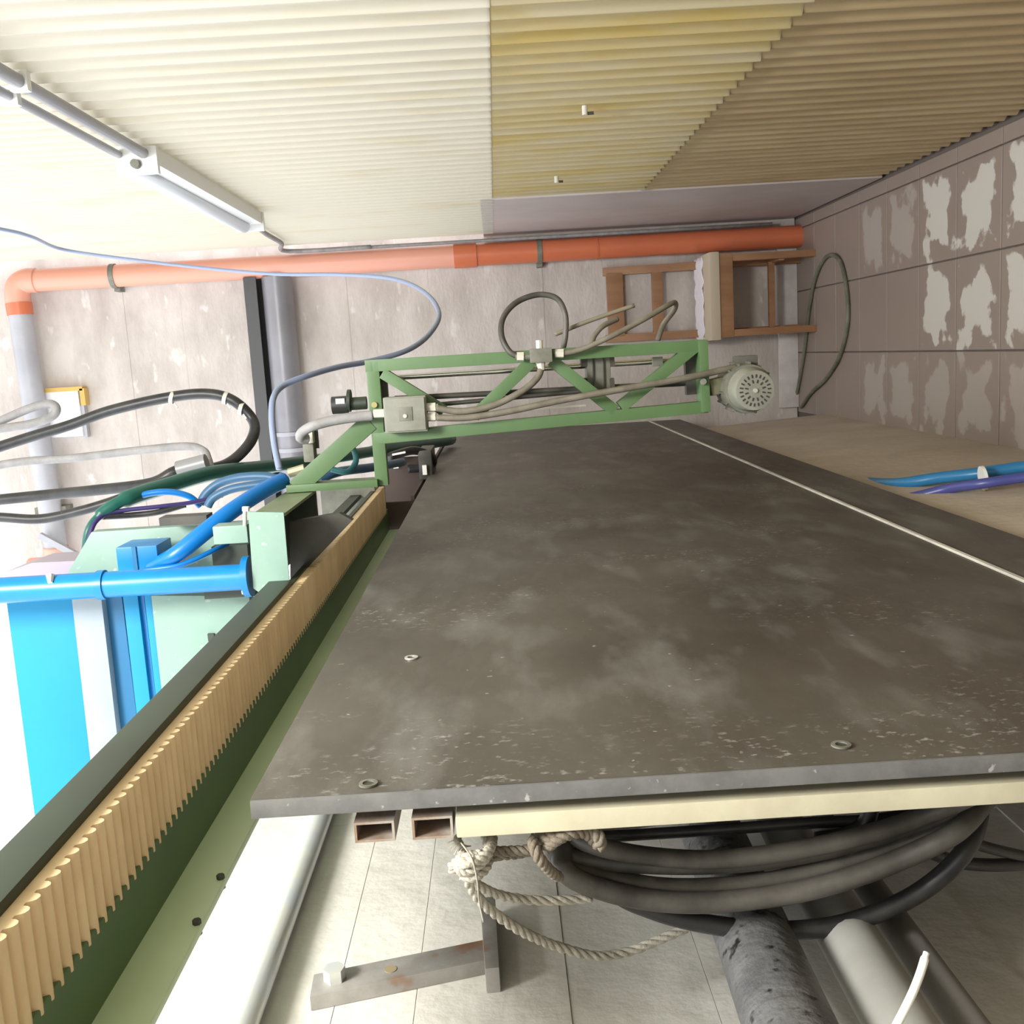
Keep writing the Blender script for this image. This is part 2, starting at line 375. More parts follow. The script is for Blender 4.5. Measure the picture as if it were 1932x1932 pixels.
# far wall: board-marked concrete in one mesh with recessed joints
mb = MB(); z = 0.0; i = 0
XE = -1.02
mb.box(XE, 0.72, YF+0.004, YF+0.2, 0, 5.0)
rows = [0.0, 0.42, 0.86, 1.31, 1.9, 2.32, 2.76, 3.18, 3.47, 3.55, 4.05, 4.55, 5.0]
for a, b_ in zip(rows[:-1], rows[1:]):
    dz = random.uniform(0, 0.005)
    xs = [XE, random.uniform(-0.5, -0.1), 0.72]
    for x0, x1 in zip(xs[:-1], xs[1:]): mb.box(x0, x1, YF-dz+random.uniform(0, 0.0015), YF+0.02, a, b_)
tag(mb.build('wall_back', far_conc), 'pale board-marked concrete end wall', kind='structure')
tag(box('baseboard_back', -0.36, 0.5, YF-0.035, YF-0.011, 0.001, 0.10, skirt_m, bevel=0.003), 'low whitish plaster skirting at the end wall', kind='structure')
# left wall: white concrete, board joints about 17 cm apart
mb = MB(); mb.box(XL-0.2, XL-0.0045, -1.6, YF, 0.0, 2.08)
zz = [0.0, 0.2, 0.37, 0.54, 0.71, 0.88, 1.05, 1.22, 1.385, 1.54, 1.71, 1.80, 1.95, 2.08]
for a, b_ in zip(zz[:-1], zz[1:]):
    ys = [-1.6, random.uniform(0.3, 0.8), random.uniform(1.3, 2.2), random.uniform(3, 4), YF]
    for y0, y1 in zip(ys[:-1], ys[1:]):
        d = random.uniform(0, 0.004); mb.box(XL-0.02, XL-d, y0+0.0004, y1-0.0004, a+0.0004, b_-0.0004)
tag(mb.build('wall_left', white_conc), 'low whitewashed concrete wall with board joints behind the machine', kind='structure')
# rear wall behind the camera
tag(box('wall_rear', -3.2, 0.72, -1.75, -1.6, 0, 2.4, white_conc), 'plain concrete wall at the near end', kind='structure')
# plinth under the black board
mb = MB(); mb.poly([(-0.60, 0.9, 0), (XP-0.004, 0.9, 0), (-0.412, 0.9, 0.70), (-0.60, 0.9, 0.70)], (0, 4.05, 0))
tag(mb.build('trim_1', plinth_m), 'rough beige concrete plinth beneath the black board', kind='structure')

# ------------------------------------------------------------------ black board with its frame
ZT = CZ+0.64*0.37; ZB = CZ-2.455*0.37; ZS = CZ-2.03*0.37; YN = 0.848; YE = 5.12
bd = thing('support_board', 'long black rubber-faced upright board streaked with white dust', 'board', (XP-0.01, 3.0, ZB))
MB().box(XP-0.014, XP, YN, YE, ZS+0.004, ZT).build('main_board', black_panel, bd, bevel=0.0025)
MB().box(XP-0.014, XP+0.0, YN, YE, ZB, ZS-0.004).build('lower_board', black_panel, bd, bevel=0.003)
tag(MB().box(XP-0.008, XP+0.0035, YN, YE, ZS-0.0035, ZS+0.0035).build('ledge_strip', M('pale_strip', (0.72, 0.70, 0.62), 0.4, col2=(0.5, 0.48, 0.42), scale=8, coord='World'), bd), 'thin pale strip')
tag(MB().box(XP-0.0165, XP-0.0005, YN-0.004, YN-0.0005, ZB, ZT-0.001).build('edge_band', board_edge, bd, bevel=0.001), 'grey end edge of the board')
for (x, y, r) in ((776, 1241, 0.0085), (695, 1479, 0.0085), (1587, 1406, 0.009)):
    p = PX(x, y, XP+0.001)
    a = MB()
    n = 20; vv = []; ff = []
    for k in range(n):
        q = 2*math.pi*k/n; c_, s_ = math.cos(q), math.sin(q)
        for (rr, xx) in ((r, -0.0005), (r, 0.0012), (r*0.6, 0.0012), (r*0.6, -0.0015)): vv.append(p+Vector((xx, c_*rr, s_*rr)))
    for k in range(n):
        j = (k+1) % n
        for q in range(3): ff.append((4*k+q, 4*j+q, 4*j+q+1, 4*k+q+1))
    wsh = mesh('washer', vv, ff, bright_metal if x < 1000 and y < 1400 else grey_alu, bd)
    MB().cyl(p-Vector((0.003, 0, 0)), p+Vector((0.0002, 0, 0)), r*0.55, n=14).build('bolt_head', dark_steel, wsh)
# rectangular tubes with open ends behind the board and the cream upright
def open_tube(name, x0, x1, y0, y1, label):
    a = P(x0, y0, YN+0.004); b_ = P(x1, y1, YN+0.004)
    zt, zb = a.z, b_.z; xr_, xl = a.x, b_.x; t = 0.0022; Y0, Y1 = YN+0.004, 4.9
    mb = MB()
    mb.box(xl, xr_, Y0, Y1, zt-t, zt); mb.box(xl, xr_, Y0, Y1, zb, zb+t)
    mb.box(xl, xl+t, Y0, Y1, zb+t, zt-t); mb.box(xr_-t, xr_, Y0, Y1, zb+t, zt-t)
    return tag(mb.build(name, tube_steel, bd), label)
open_tube('frame_tube', 667, 746, 1553, 1586, 'worn open-ended steel tube')
open_tube('frame_tube', 776, 856, 1544, 1580, 'rusty open-ended steel tube')
a = P(860, 1556, YN+0.002); 
xl = P(1400, 1548, YN+0.002).x; xr_ = P(1400, 1508, YN+0.002).x
tag(MB().box(xl, xr_, YN+0.002, YN+0.042, ZB-0.05, a.z).build('cream_upright', cream, bd, bevel=0.002), 'cream painted flat steel upright')
for z_ in (0.76, 1.05): MB().box(XP-0.05, XP-0.0145, 1.1, 4.9, z_, z_+0.04).build('cross_rail', tube_steel, bd)
for y_ in (1.5, 2.7, 3.9, 4.85): MB().box(XP-0.06, XP-0.0145, y_, y_+0.05, 0.72, 1.75).build('rear_upright', dark_steel, bd)

# ------------------------------------------------------------------ rail beam with toothed belt
rb = thing('guide_rail', 'long green steel rail beam carrying a tan toothed belt', 'rail', (-0.43, 2.0, 1.83))
XW = -0.42
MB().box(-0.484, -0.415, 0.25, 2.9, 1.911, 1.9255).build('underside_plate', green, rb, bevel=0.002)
MB().box(-0.484, -0.476, 0.25, 2.9, 1.866, 1.912).build('web', green_lit, rb, bevel=0.0015)
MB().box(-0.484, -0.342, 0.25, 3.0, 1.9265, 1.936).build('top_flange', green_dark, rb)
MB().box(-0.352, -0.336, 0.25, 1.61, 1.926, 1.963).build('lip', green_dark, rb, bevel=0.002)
# belt: profile of rounded teeth hanging down, running along the rail
pitch = 0.0164; vv = []; ff = []
prof = [(0.0, 0.0), (0.16, 0.0), (0.24, -0.0035), (0.34, -0.0056), (0.55, -0.0068), (0.74, -0.0058), (0.86, -0.0035), (0.92, 0.0)]
nt_ = int((2.86-0.25)/pitch)
for i in range(nt_):
    for (u, dz) in prof:
        y = 0.25+(i+u)*pitch
        for x in (-0.345, -0.421): vv += [(x, y, 1.917+dz), (x, y, 1.926)]
npf = nt_*len(prof)
for i in range(npf-1):
    a = 4*i; b_ = a+4
    ff += [(a, b_, b_+2, a+2), (a+1, a+3, b_+3, b_+1), (a, a+1, b_+1, b_), (a+2, b_+2, b_+3, a+3)]
ff += [(0, 2, 3, 1), (4*npf-4, 4*npf-3, 4*npf-1, 4*npf-2)]
for y_ in (0.5, 1.6, 2.6): MB().box(XL+0.0005, -0.4845, y_, y_+0.05, 1.88, 1.90).build('wall_arm', green_dark, rb)
tag(mesh('toothed_belt', vv, ff, tan, rb), 'tan ribbed toothed belt')
for (x, y) in ((398, 1655), (355, 1740)):
    p = PX(x, y, -0.474); MB().cyl(Vector((-0.486, p.y, 1.870)), Vector((-0.472, p.y, 1.870)), 0.0038, n=6).build('nut', dark_steel, rb)

# ------------------------------------------------------------------ carriage housing (mint)
ch = thing('carriage_housing', 'mint green steel housing riding on the rail with olive side', 'machine housing', (-0.3, 1.78, 1.94))
YC = 1.64
MB().box(-0.237, -0.232, YC+0.004, 1.93, 1.934, 1.99).build('side_plate', olive, ch)
MB().box(-0.36, -0.237, YC+0.004, 1.93, 1.982, 1.99).build('top_plate', green_dark, ch)
MB().poly([P(468, 966, YC), P(535, 967, YC), P(547, 1113, YC), P(492, 1120, YC), P(478, 1110, YC)], (0, 0.004, 0)).build('front_plate', mint, ch)
MB().box(-0.36, -0.232, 1.93, 1.945, 1.936, 1.99).build('end_plate', green_dark, ch)
pbox('rear_bracket', 606, 709, 915, 985, 2.74, 2.76, grey_alu, ch, 0.002)
MB().box(-0.36, -0.35, 1.945, 2.74, 1.964, 1.99).build('tie_bar', green_dark, ch)
pbox('stop_block', 402, 467, 992, 1026, 1.66, 1.70, mint, ch, 0.002)
p = P(462, 992, 1.655); q = P(462, 962, 1.655)
bo = MB().cyl(p, q, 0.0035, n=8).build('bolt', bright_metal, ch)
MB().cyl(P(464, 964, 1.655), P(464, 956, 1.655), 0.006, n=6).build('bolt_head', white_pl, bo)
MB().poly([P(546, 985, 1.75), P(548, 1103, 1.75), P(560, 1092, 1.75), P(665, 982, 1.75), P(640, 968, 1.75)], (0, 0.02, 0)).build('inner_plate', dark_steel, ch)

# saw head: blue column, boxes and plates standing behind the housing
sh = thing('drive_head', 'blue and mint machine head with upright blue tube behind the rail', 'machine', (-0.45, 1.85, 1.95))
YB = 1.70
a, b_ = P(470, 1088, 1.66), P(-500, 1142, 1.66)
MB().cyl(a, b_, 0.0215, n=24).build('blue_tube', blue, sh, smooth=False)
ring = MB().cyl(P(186, 1104, 1.66), P(200, 1103, 1.66), 0.0245, n=24).build('tube_clamp', blue, sh)
MB().cyl(P(462, 1088, 1.66), P(474, 1087, 1.66), 0.034, n=24).build('tube_flange', blue, sh)
for yy in (1060, 1116): MB().cyl(P(457, yy, 1.655), P(466, yy, 1.655), 0.005, n=8).build('flange_bolt', bright_metal, sh)
MB().cyl(P(95, 1086, 1.65), P(95, 1100, 1.64), 0.007, 0.004, n=8).build('screw', bright_metal, sh)
MB().poly([P(172, 1004, 1.86), P(470, 985, 1.86), P(470, 1080, 1.86), P(125, 1085, 1.86)], (0, 0.03, 0)).build('rear_plate', mint, sh, bevel=0.002)
tag(pbox('motor_box', 220, 298, 1031, 1078, 1.74, 1.82, blue, sh, 0.003), 'blue motor box')
pbox('box_strap', 250, 258, 1032, 1078, 1.737, 1.741, midblue, sh)
pbox('dark_clamp', 300, 390, 975, 990, 1.80, 1.84, dark_steel, sh)
MB().poly([P(10, 1080, 1.9), P(60, 1062, 1.9), P(150, 1058, 1.9), P(150, 1085, 1.9), P(10, 1100, 1.9)], (0, 0.1, 0)).build('cover', M('violet_grey_paint', (0.35, 0.3, 0.36), 0.4), sh)
def plate(nm, x0, x1, xs, y0, y1, Y, mat, th=0.02):
    """plate facing the camera: picture x-range at y0, shifted by xs at y1"""
    MB().poly([P(x0, y0, Y), P(x1, y0, Y), P(x1+xs, y1, Y), P(x0+xs, y1, Y)], (0, th, 0)).build(nm, mat, sh, bevel=0.001)
plate('bright_blue_plate', 10, 134, 58, 1120, 1560, 1.78, cyan)
plate('pale_plate', 134, 190, 44, 1120, 1500, 1.77, palegrey, 0.03)
plate('steel_blue_plate', 190, 229, 40, 1120, 1440, 1.79, midblue, 0.03)
plate('guide_plate', 231, 259, 33, 1120, 1400, 1.78, cyan, 0.02)
plate('guide_groove', 259, 271, 33, 1120, 1400, 1.79, blue, 0.02)
plate('guide_plate', 271, 284, 33, 1115, 1400, 1.78, cyan, 0.02)
plate('mint_plate', 285, 470, 26, 1124, 1360, 1.76, mint, 0.03)
pbox('dark_slot', 385, 480, 1112, 1128, 1.70, 1.76, green_dark, sh)
pbox('latch', 392, 404, 1196, 1210, 1.755, 1.762, green_dark, sh)
pbox('mint_block', 400, 468, 1030, 1065, 1.80, 1.86, green_dark, sh)

# ------------------------------------------------------------------ truss column hanging in front of the board
YT = 1.92
tr = thing('truss_column', 'green welded truss frame holding chrome guide rods', 'truss frame', P(1330, 710, YT))
W = 0.022; D = 0.024
def tb(nm, a, b_, w_=W, d=D, Y=YT, mat=green):
    return MB().beam(P(a[0], a[1], Y), P(b_[0], b_[1], Y), w_, d).build(nm, mat, tr, bevel=0.0012)
tb('right_chord', (690, 691), (1329, 652))
tb('left_chord', (705, 827), (1334, 767))
tb('top_bar', (703, 682), (722, 915), 0.024)
tb('bottom_bar', (1322, 642), (1328, 776), 0.016, 0.05)
tb('diagonal_brace', (722, 704), (838, 775), 0.020)
tb('diagonal_brace', (895, 785), (1005, 680), 0.022)
tb('diagonal_brace', (1040, 680), (1160, 775), 0.022)
tb('diagonal_brace', (1170, 768), (1315, 650), 0.022)
tb('mounting_arm', (700, 795), (560, 920), 0.034, 0.028)
tb('mounting_foot', (545, 920), (715, 909), 0.014, 0.05)
tb('inner_post', (716, 830), (722, 905), 0.012, 0.02)
MB().cyl(P(752, 770, YT+0.03), P(1300, 720, YT+0.03), 0.0042, n=10).build('guide_rod', dark_steel, tr)
MB().cyl(P(745, 712, YT+0.04), P(1315, 677, YT+0.04), 0.0055, n=12).build('guide_rod', chrome, tr)
MB().cyl(P(745, 752, YT+0.04), P(1315, 722, YT+0.04), 0.0055, n=12).build('guide_rod', dark_steel, tr)
sl = MB().beam(P(1105, 706, YT+0.05), P(1150, 704, YT+0.05), 0.062, 0.05).build('slider_block', grey_alu, tr, bevel=0.006)
for x in (1118, 1138): MB().beam(P(x, 674, YT+0.022), P(x+2, 735, YT+0.022), 0.0016, 0.004).build('slider_groove', dark_steel, sl)
for (x0, x1) in ((1095, 1106), (1149, 1158)):
    MB().beam(P(x0, 682, YT+0.04), P(x1, 681, YT+0.04), 0.02, 0.03).build('end_block', dark_steel, sl)
    MB().beam(P(x0, 724, YT+0.04), P(x1, 723, YT+0.04), 0.02, 0.03).build('end_block', dark_steel, sl)
MB().beam(P(1230, 683, YT+0.04), P(1249, 682, YT+0.04), 0.018, 0.02).build('rod_collar', grey_alu, tr)
MB().beam(P(1292, 700, YT+0.03), P(1318, 698, YT+0.03), 0.09, 0.02).build('bearing_plate', dark_steel, tr)
MB().beam(P(716, 740, YT+0.03), P(732, 739, YT+0.03), 0.08, 0.02).build('bearing_plate', dark_steel, tr)
MB().cyl(P(706, 764, YT-0.012), P(706, 764, YT-0.018), 0.0055, n=12).build('bolt', M('brass', (0.5, 0.45, 0.2), 0.4, 0.6), tr)
MB().cyl(P(1327, 720, YT-0.026), P(1327, 720, YT-0.034), 0.006, n=10).build('bolt', grey_alu, tr)
MB().beam(P(1002, 772, YT-0.012), P(1105, 764, YT-0.012), 0.004, 0.004).build('tie_rod', pale_plastic, tr)

# small black motor on top of the truss
sm = thing('stepper_motor', 'small black motor with pale nameplate above the truss', 'motor', P(665, 760, 1.93))
MB().cyl(P(627, 765, 1.93), P(656, 763, 1.93), 0.0165, n=20).build('motor_body', hose_black, sm)
MB().cyl(P(656, 756, 1.93), P(662, 756, 1.93), 0.021, n=20).build('flange', green_dark, sm)
MB().cyl(P(662, 762, 1.93), P(692, 760, 1.93), 0.012, n=16).build('coupling', green_dark, sm)
pbox('nameplate', 633, 650, 752, 762, 1.9125, 1.914, pale_plastic, sm)

# junction box with cable glands
jb = thing('junction_box', 'grey square electrical junction box on the truss', 'junction box', P(805, 782, 1.89))
pbox('box_body', 724, 805, 748, 816, 1.872, 1.908, grey_plastic, jb, 0.003)
lid = pbox('lid', 727, 802, 751, 813, 1.868, 1.872, grey_plastic, jb, 0.0015)
pbox('dimple', 752, 778, 768, 794, 1.8665, 1.868, grey_alu, lid, 0.0006)
MB().cyl(P(764, 785, 1.868), P(764, 785, 1.864), 0.0038, n=10).build('screw', bright_metal, lid)
for (x0, x1, y) in ((705, 725, 781), (805, 822, 769), (805, 822, 787)):
    g = MB().cyl(P(x0, y, 1.888), P(x1, y-1, 1.888), 0.0085, n=6).build('cable_gland', pale_plastic, jb)
    MB().cyl(P(x0-5, y, 1.888), P(x1+5, y-1, 1.888), 0.0065, n=12).build('gland_sleeve', grey_plastic, g)

# hose manifold on the truss
mf = thing('hose_manifold', 'small dusty metal manifold block clamped to the truss', 'manifold', P(1022, 670, 1.885))
pbox('block', 1000, 1042, 657, 684, 1.872, 1.908, grey_alu, mf, 0.002)
for (x0, x1, y) in ((975, 988, 673), (1047, 1063, 667)):
    MB().cyl(P(x0, y, 1.888), P(x1, y, 1.888), 0.0085, n=6).build('fitting', pale_plastic, mf)
    MB().cyl(P(x0-3, y, 1.888), P(x1+14 if x0 < 1000 else x1, y, 1.888), 0.006, n=10).build('fitting_neck', grey_alu, mf)
MB().cyl(P(1017, 642, 1.888), P(1018, 660, 1.888), 0.006, n=8).build('top_fitting', pale_plastic, mf)
MB().cyl(P(1020, 684, 1.888), P(1022, 698, 1.888), 0.0085, 0.006, n=8).build('lower_fitting', pale_plastic, mf)

# gear motor below the truss
gm = thing('gear_motor', 'dusty grey-green electric motor with slotted fan cover', 'motor', P(1460, 735, 1.9))
ax = (P(1428, 737, 1.83)-P(1396, 729, 1.93)).normalized(); c0 = P(1398, 730, 1.93)
MB().cyl(c0-ax*0.02, c0+ax*0.05, 0.045, n=28).build('motor_body', grey_alu, gm, bevel=0.003)
for k in range(14):
    q = 2*math.pi*k/14; u = ax.orthogonal().normalized(); v = ax.cross(u); e = u*math.cos(q)+v*math.sin(q)
    MB().beam(c0-ax*0.015+e*0.046, c0+ax*0.04+e*0.046, 0.003, 0.006, up=e).build('cooling_fin', grey_alu, gm)
fc = MB().cyl(c0+ax*0.05, c0+ax*0.085, 0.041, 0.036, n=28).build('fan_cover', grey_plastic, gm, bevel=0.002)
u = ax.orthogonal().normalized(); v = ax.cross(u)
for ringr, cnt in ((0.026, 22), (0.0165, 12)):
    for k in range(cnt):
        q = 2*math.pi*k/cnt; e = u*math.cos(q)+v*math.sin(q); cc = c0+ax*0.0853+e*ringr
        MB().beam(cc-e*0.003, cc+e*0.003, 0.0026, 0.0012, up=ax).build('vent_slot', dark_steel, fc)
MB().cyl(c0+ax*0.084, c0+ax*0.088, 0.004, n=12).build('hub', bright_metal, fc)
MB().beam(P(1334, 733, 1.92), P(1375, 722, 1.93), 0.03, 0.035).build('gearbox_neck', M('olive_dust', (0.17, 0.17, 0.1), 0.7), gm, bevel=0.004)
MB().beam(P(1386, 686, 1.93), P(1426, 684, 1.93), 0.028, 0.035).build('terminal_box', M('dark_dust', (0.09, 0.085, 0.07), 0.7), gm, bevel=0.003)

# hoses on the truss
cable('truss_hose', 'brown dusty hose from junction box curving up to the manifold', [(824, 770, 1.885), (870, 776, 1.882), (930, 765, 1.88), (985, 738, 1.88), (1013, 714, 1.885), (1021, 696, 1.888)], 0.0062, hose_brown, 'hose')
cable('motor_cable', 'long brown dusty cable from junction box down to the motor', [(824, 788, 1.885), (880, 788, 1.88), (960, 776, 1.875), (1060, 755, 1.87), (1180, 733, 1.865), (1290, 714, 1.875), (1390, 692, 1.905)], 0.0062, hose_brown, 'cable')
cable('looped_hose', 'dark hose bent into an open loop above the manifold', [(978, 673, 1.888), (960, 662, 1.89), (946, 632, 1.9), (950, 598, 1.92), (975, 570, 1.94), (1015, 556, 1.95), (1050, 563, 1.95), (1066, 592, 1.95), (1067, 630, 1.945), (1062, 660, 1.95)], 0.0055, hose_dust, 'hose')
cable('bent_hose', 'dusty hose rising past the truss and folding back sharply', [(1062, 667, 1.888), (1100, 658, 1.885), (1150, 636, 1.88), (1210, 605, 1.89), (1255, 579, 1.91), (1273, 571, 1.93), (1272, 585, 1.94), (1252, 612, 1.945), (1241, 642, 1.95)], 0.005, hose_brown, 'hose')
cable('short_hose', 'short brown hose curling up beside the bent hose', [(1115, 652, 1.89), (1122, 633, 1.9), (1138, 615, 1.91), (1165, 602, 1.93)], 0.005, hose_brown, 'hose')
cable('thin_rod', 'straight olive rod slanting across the chair back', [(1047, 631, 1.97), (1110, 606, 1.97), (1197, 576, 1.97)], 0.0042, M('olive_rod', (0.2, 0.17, 0.12), 0.6), 'rod')
cable('grey_conduit', 'grey corrugated conduit curling from the junction box to the upper left', [(703, 784, 1.888), (670, 787, 1.885), (630, 793, 1.88), (595, 802, 1.88), (572, 814, 1.89), (567, 826, 1.9), (580, 828, 1.91)], 0.0095, hose_grey, 'conduit')
pv = thing('air_valve', 'small dusty grey valve behind the mounting arm', 'valve', P(583, 866, 1.94))
pbox('body', 572, 592, 838, 872, 1.93, 1.965, grey_alu, pv, 0.002)
pbox('coil', 575, 590, 812, 837, 1.935, 1.96, pale_plastic, pv, 0.002)
pbox('bracket', 590, 600, 800, 846, 1.955, 1.96, dark_steel, pv)
MB().cyl(P(545, 893, 1.95), P(575, 884, 1.95), 0.009, n=8).build('fitting', M('brass_dull', (0.4, 0.36, 0.24), 0.5, 0.3), pv)

# ------------------------------------------------------------------ cables above the rail, upper left of the picture
k1 = cable('thick_cable', 'thick black cable sweeping in a wide loop with cable ties', [(-400, 960, 2.5), (-150, 890, 2.5), (52, 826, 2.5), (129, 803, 2.5), (207, 775, 2.5), (311, 751, 2.5), (388, 743, 2.5), (440, 756, 2.5), (478, 795, 2.5), (474, 831, 2.45), (440, 868, 2.4), (401, 884, 2.35), (336, 888, 2.3), (285, 912, 2.3), (181, 925, 2.35), (78, 935, 2.4), (-150, 958, 2.4), (-400, 985, 2.4)], 0.013, hose_black)
for (x, y, Y) in ((325, 749, 2.5), (425, 750, 2.5), (455, 770, 2.5)):
    a = P(x-3, y, Y); b_ = P(x+4, y+2, Y); MB().cyl(a, b_, 0.0155, n=14).build('cable_tie', pale_plastic, k1)
    MB().beam(P(x+4, y+12, Y-0.015), P(x+10, y+20, Y-0.02), 0.004, 0.003).build('tie_tail', pale_plastic, k1)
MB().cyl(P(336, 886, 2.28), P(390, 872, 2.28), 0.019, n=16).build('clear_sleeve', M('clear_sleeve', (0.24, 0.24, 0.24), 0.35), k1)
cable('grey_cable', 'dusty grey cable running along under the thick black loop', [(-400, 940, 2.45), (-150, 905, 2.45), (26, 873, 2.45), (129, 865, 2.45), (259, 850, 2.42), (349, 842, 2.4), (383, 850, 2.38), (393, 868, 2.34), (397, 884, 2.31)], 0.0095, hose_grey)
cable('folded_cable', 'grey cable folded into a narrow loop at the bright corner', [(-400, 950, 2.6), (-150, 855, 2.6), (-40, 812, 2.6), (52, 772, 2.6), (91, 762, 2.6), (106, 770, 2.6), (97, 786, 2.6), (52, 801, 2.6), (-60, 818, 2.57), (-150, 845, 2.56), (-400, 940, 2.55)], 0.011, hose_grey)
cable('lower_cable', 'black cable sagging below the grey pipe into the bundle', [(-400, 960, 2.2), (-150, 966, 2.2), (0, 976, 2.2), (78, 979, 2.2), (155, 963, 2.2), (220, 943, 2.2), (272, 922, 2.2), (330, 902, 2.22)], 0.0105, hose_black)
cable('green_hose', 'thick dark green hose running along the rail behind the truss', [(160, 1046, 1.95), (166, 1002, 1.95), (188, 972, 1.97), (235, 943, 2.0), (311, 918, 2.1), (400, 893, 2.25), (500, 881, 2.5), (600, 868, 2.8), (700, 852, 3.2), (850, 828, 4.3)], [0.007]*16+[0.012]*8+[0.017]*41+[0.026]*8, hose_green, 'hose')
cable('blue_hose', 'thick bright blue hose arching down onto the blue motor box', [(262, 1076, 1.76), (300, 1064, 1.75), (336, 1044, 1.74), (388, 1002, 1.76), (440, 962, 1.8), (490, 930, 1.86), (535, 906, 1.92)], 0.0155, hose_blue, 'hose')
cable('steel_blue_hose', 'steel blue hose looping over the thick blue one', [(378, 950, 2.05), (390, 930, 2.05), (414, 912, 2.05), (453, 901, 2.04), (500, 899, 2.03), (532, 906, 2.02)], 0.009, hose_steel, 'hose')
cable('grey_blue_hose', 'greyish blue hose tucked beneath the steel blue loop', [(392, 955, 2.0), (404, 938, 2.0), (440, 922, 2.0), (500, 913, 2.0), (535, 912, 2.0)], 0.0085, hose_steel, 'hose')
cable('light_blue_hose', 'slim bright blue hose under the green one', [(200, 965, 1.99), (259, 937, 2.02), (311, 928, 2.03), (355, 936, 2.04), (378, 955, 2.05)], 0.0065, hose_blue, 'hose')
cable('violet_cable', 'thin dark violet cable drooping beneath the blue hoses', [(165, 1030, 1.93), (180, 985, 1.95), (217, 966, 1.98), (298, 956, 2.0), (362, 948, 2.02), (420, 935, 2.04)], 0.0045, hose_purple)
cable('black_signal_cable', 'thin black cable beside the violet one', [(195, 975, 1.97), (250, 972, 1.99), (300, 966, 2.0), (350, 952, 2.02)], 0.006, hose_black)
cable('dark_blue_cable', 'thin dark blue cable passing under the thick blue hose', [(270, 1076, 1.73), (340, 1066, 1.73), (400, 1040, 1.76), (430, 1025, 1.80)], 0.0045, hose_blue)
cable('teal_tube', 'thin teal tube bent behind the mounting arm', [(655, 835, 2.05), (668, 850, 2.04), (671, 872, 2.03), (655, 890, 2.02), (625, 885, 2.02)], 0.006, M('teal_hose', (0.03, 0.16, 0.18), 0.4), 'tube')
cable('slate_hose', 'slate blue hose lying behind the truss foot', [(600, 905, 2.1), (640, 890, 2.15), (700, 882, 2.3), (760, 872, 2.6)], 0.010, hose_steel, 'hose')
tray = thing('shade_tray', 'added dark brown tray standing in for the shaded wall top', 'shade filler', (-0.5, 4.0, 1.8))  # added tray, a dark cover where the wall top lies in shade
MB().box(-0.60, -0.385, 2.92, 5.2, 1.835, 1.845).build('tray_floor', brown_box, tray)
MB().box(-0.61, -0.60, 2.92, 5.2, 1.835, 2.06).build('tray_back', brown_box, tray)
MB().box(-0.60, -0.40, 2.92, 2.93, 1.846, 1.95).build('tray_end', brown_box, tray)
for y_ in (3.2, 4.2, 5.0): MB().box(XL+0.0005, -0.6105, y_, y_+0.04, 1.84, 1.86).build('tray_arm', dark_steel, tray)
# clutter of dark fittings on the far part of the rail
t = thing('valve_cluster', 'dark cluster of valves and fittings at the far end of the rail', 'valve', P(800, 900, 3.3))
pbox('brown_block', 724, 805, 872, 968, 3.4, 3.6, brown_box, t, 0.004)  # block made oversized to keep the bright gap behind it dark
pbox('dark_block', 790, 815, 850, 905, 3.3, 3.5, dark_steel, t, 0.004)
MB().tube(smoothpts([P(735, 862, 3.2), P(780, 850, 3.3), P(815, 862, 3.35), P(810, 880, 3.4), P(770, 885, 3.4)]), 0.014, 8).build('black_hose', hose_black, t, smooth=True)
MB().beam(P(740, 858, 3.15), P(765, 853, 3.15), 0.006, 0.006).build('pale_strip', white_pl, t)
pbox('fitting', 797, 805, 878, 896, 3.28, 3.3, white_pl, t)
pbox('fitting', 742, 752, 878, 884, 3.38, 3.4, white_pl, t)

# thin air tube from the right wall to the carriage
cable('air_tube', 'long pale blue tube sagging from the corrugated wall to the carriage', [(-500, 330, 2.75), (-200, 398, 3.25), (0, 432, 3.7), (60, 447, 3.9), (120, 471, 4.3), (250, 490, 4.3), (400, 507, 4.1), (520, 517, 3.9), (640, 518, 3.6), (740, 526, 3.3), (800, 551, 3.05), (828, 590, 2.85), (812, 628, 2.7), (770, 660, 2.55), (700, 681, 2.45), (640, 692, 2.35), (580, 709, 2.25), (535, 727, 2.2), (516, 750, 2.15), (513, 790, 2.12), (518, 840, 2.1), (527, 885, 2.08)], 0.0068, hose_air, 'tube')

# ------------------------------------------------------------------ lamp and conduits on the right wall
fl = thing('fluorescent_lamp', 'white fluorescent batten lamp mounted on the corrugated wall', 'lamp', PX(360, 350, XR-0.02))
def onwall(x, y, d=0.0): return PX(x, y, XR-d)
na = onwall(262, 312, 0.05); fa = onwall(470, 424, 0.05)
ya, yb = na.y, fa.y; zc = (na.z+fa.z)/2
MB().box(XR-0.05, XR-0.004, ya, yb, zc-0.05, zc+0.045).build('housing', lampw, fl, bevel=0.006)
MB().tube([(XR-0.058, ya+0.02, zc+0.018), (XR-0.058, yb-0.02, zc+0.018)], 0.024, 16).build('diffuser', lampd, fl, smooth=True)
for y_ in (ya-0.012, yb): MB().box(XR-0.075, XR-0.004, y_, y_+0.02, zc-0.055, zc+0.055).build('end_cap', lampw, fl, bevel=0.005)
MB().cyl((XR-0.05, ya-0.03, zc), (XR-0.05, ya-0.008, zc), 0.012, n=10).build('cable_gland', grey_alu, fl)
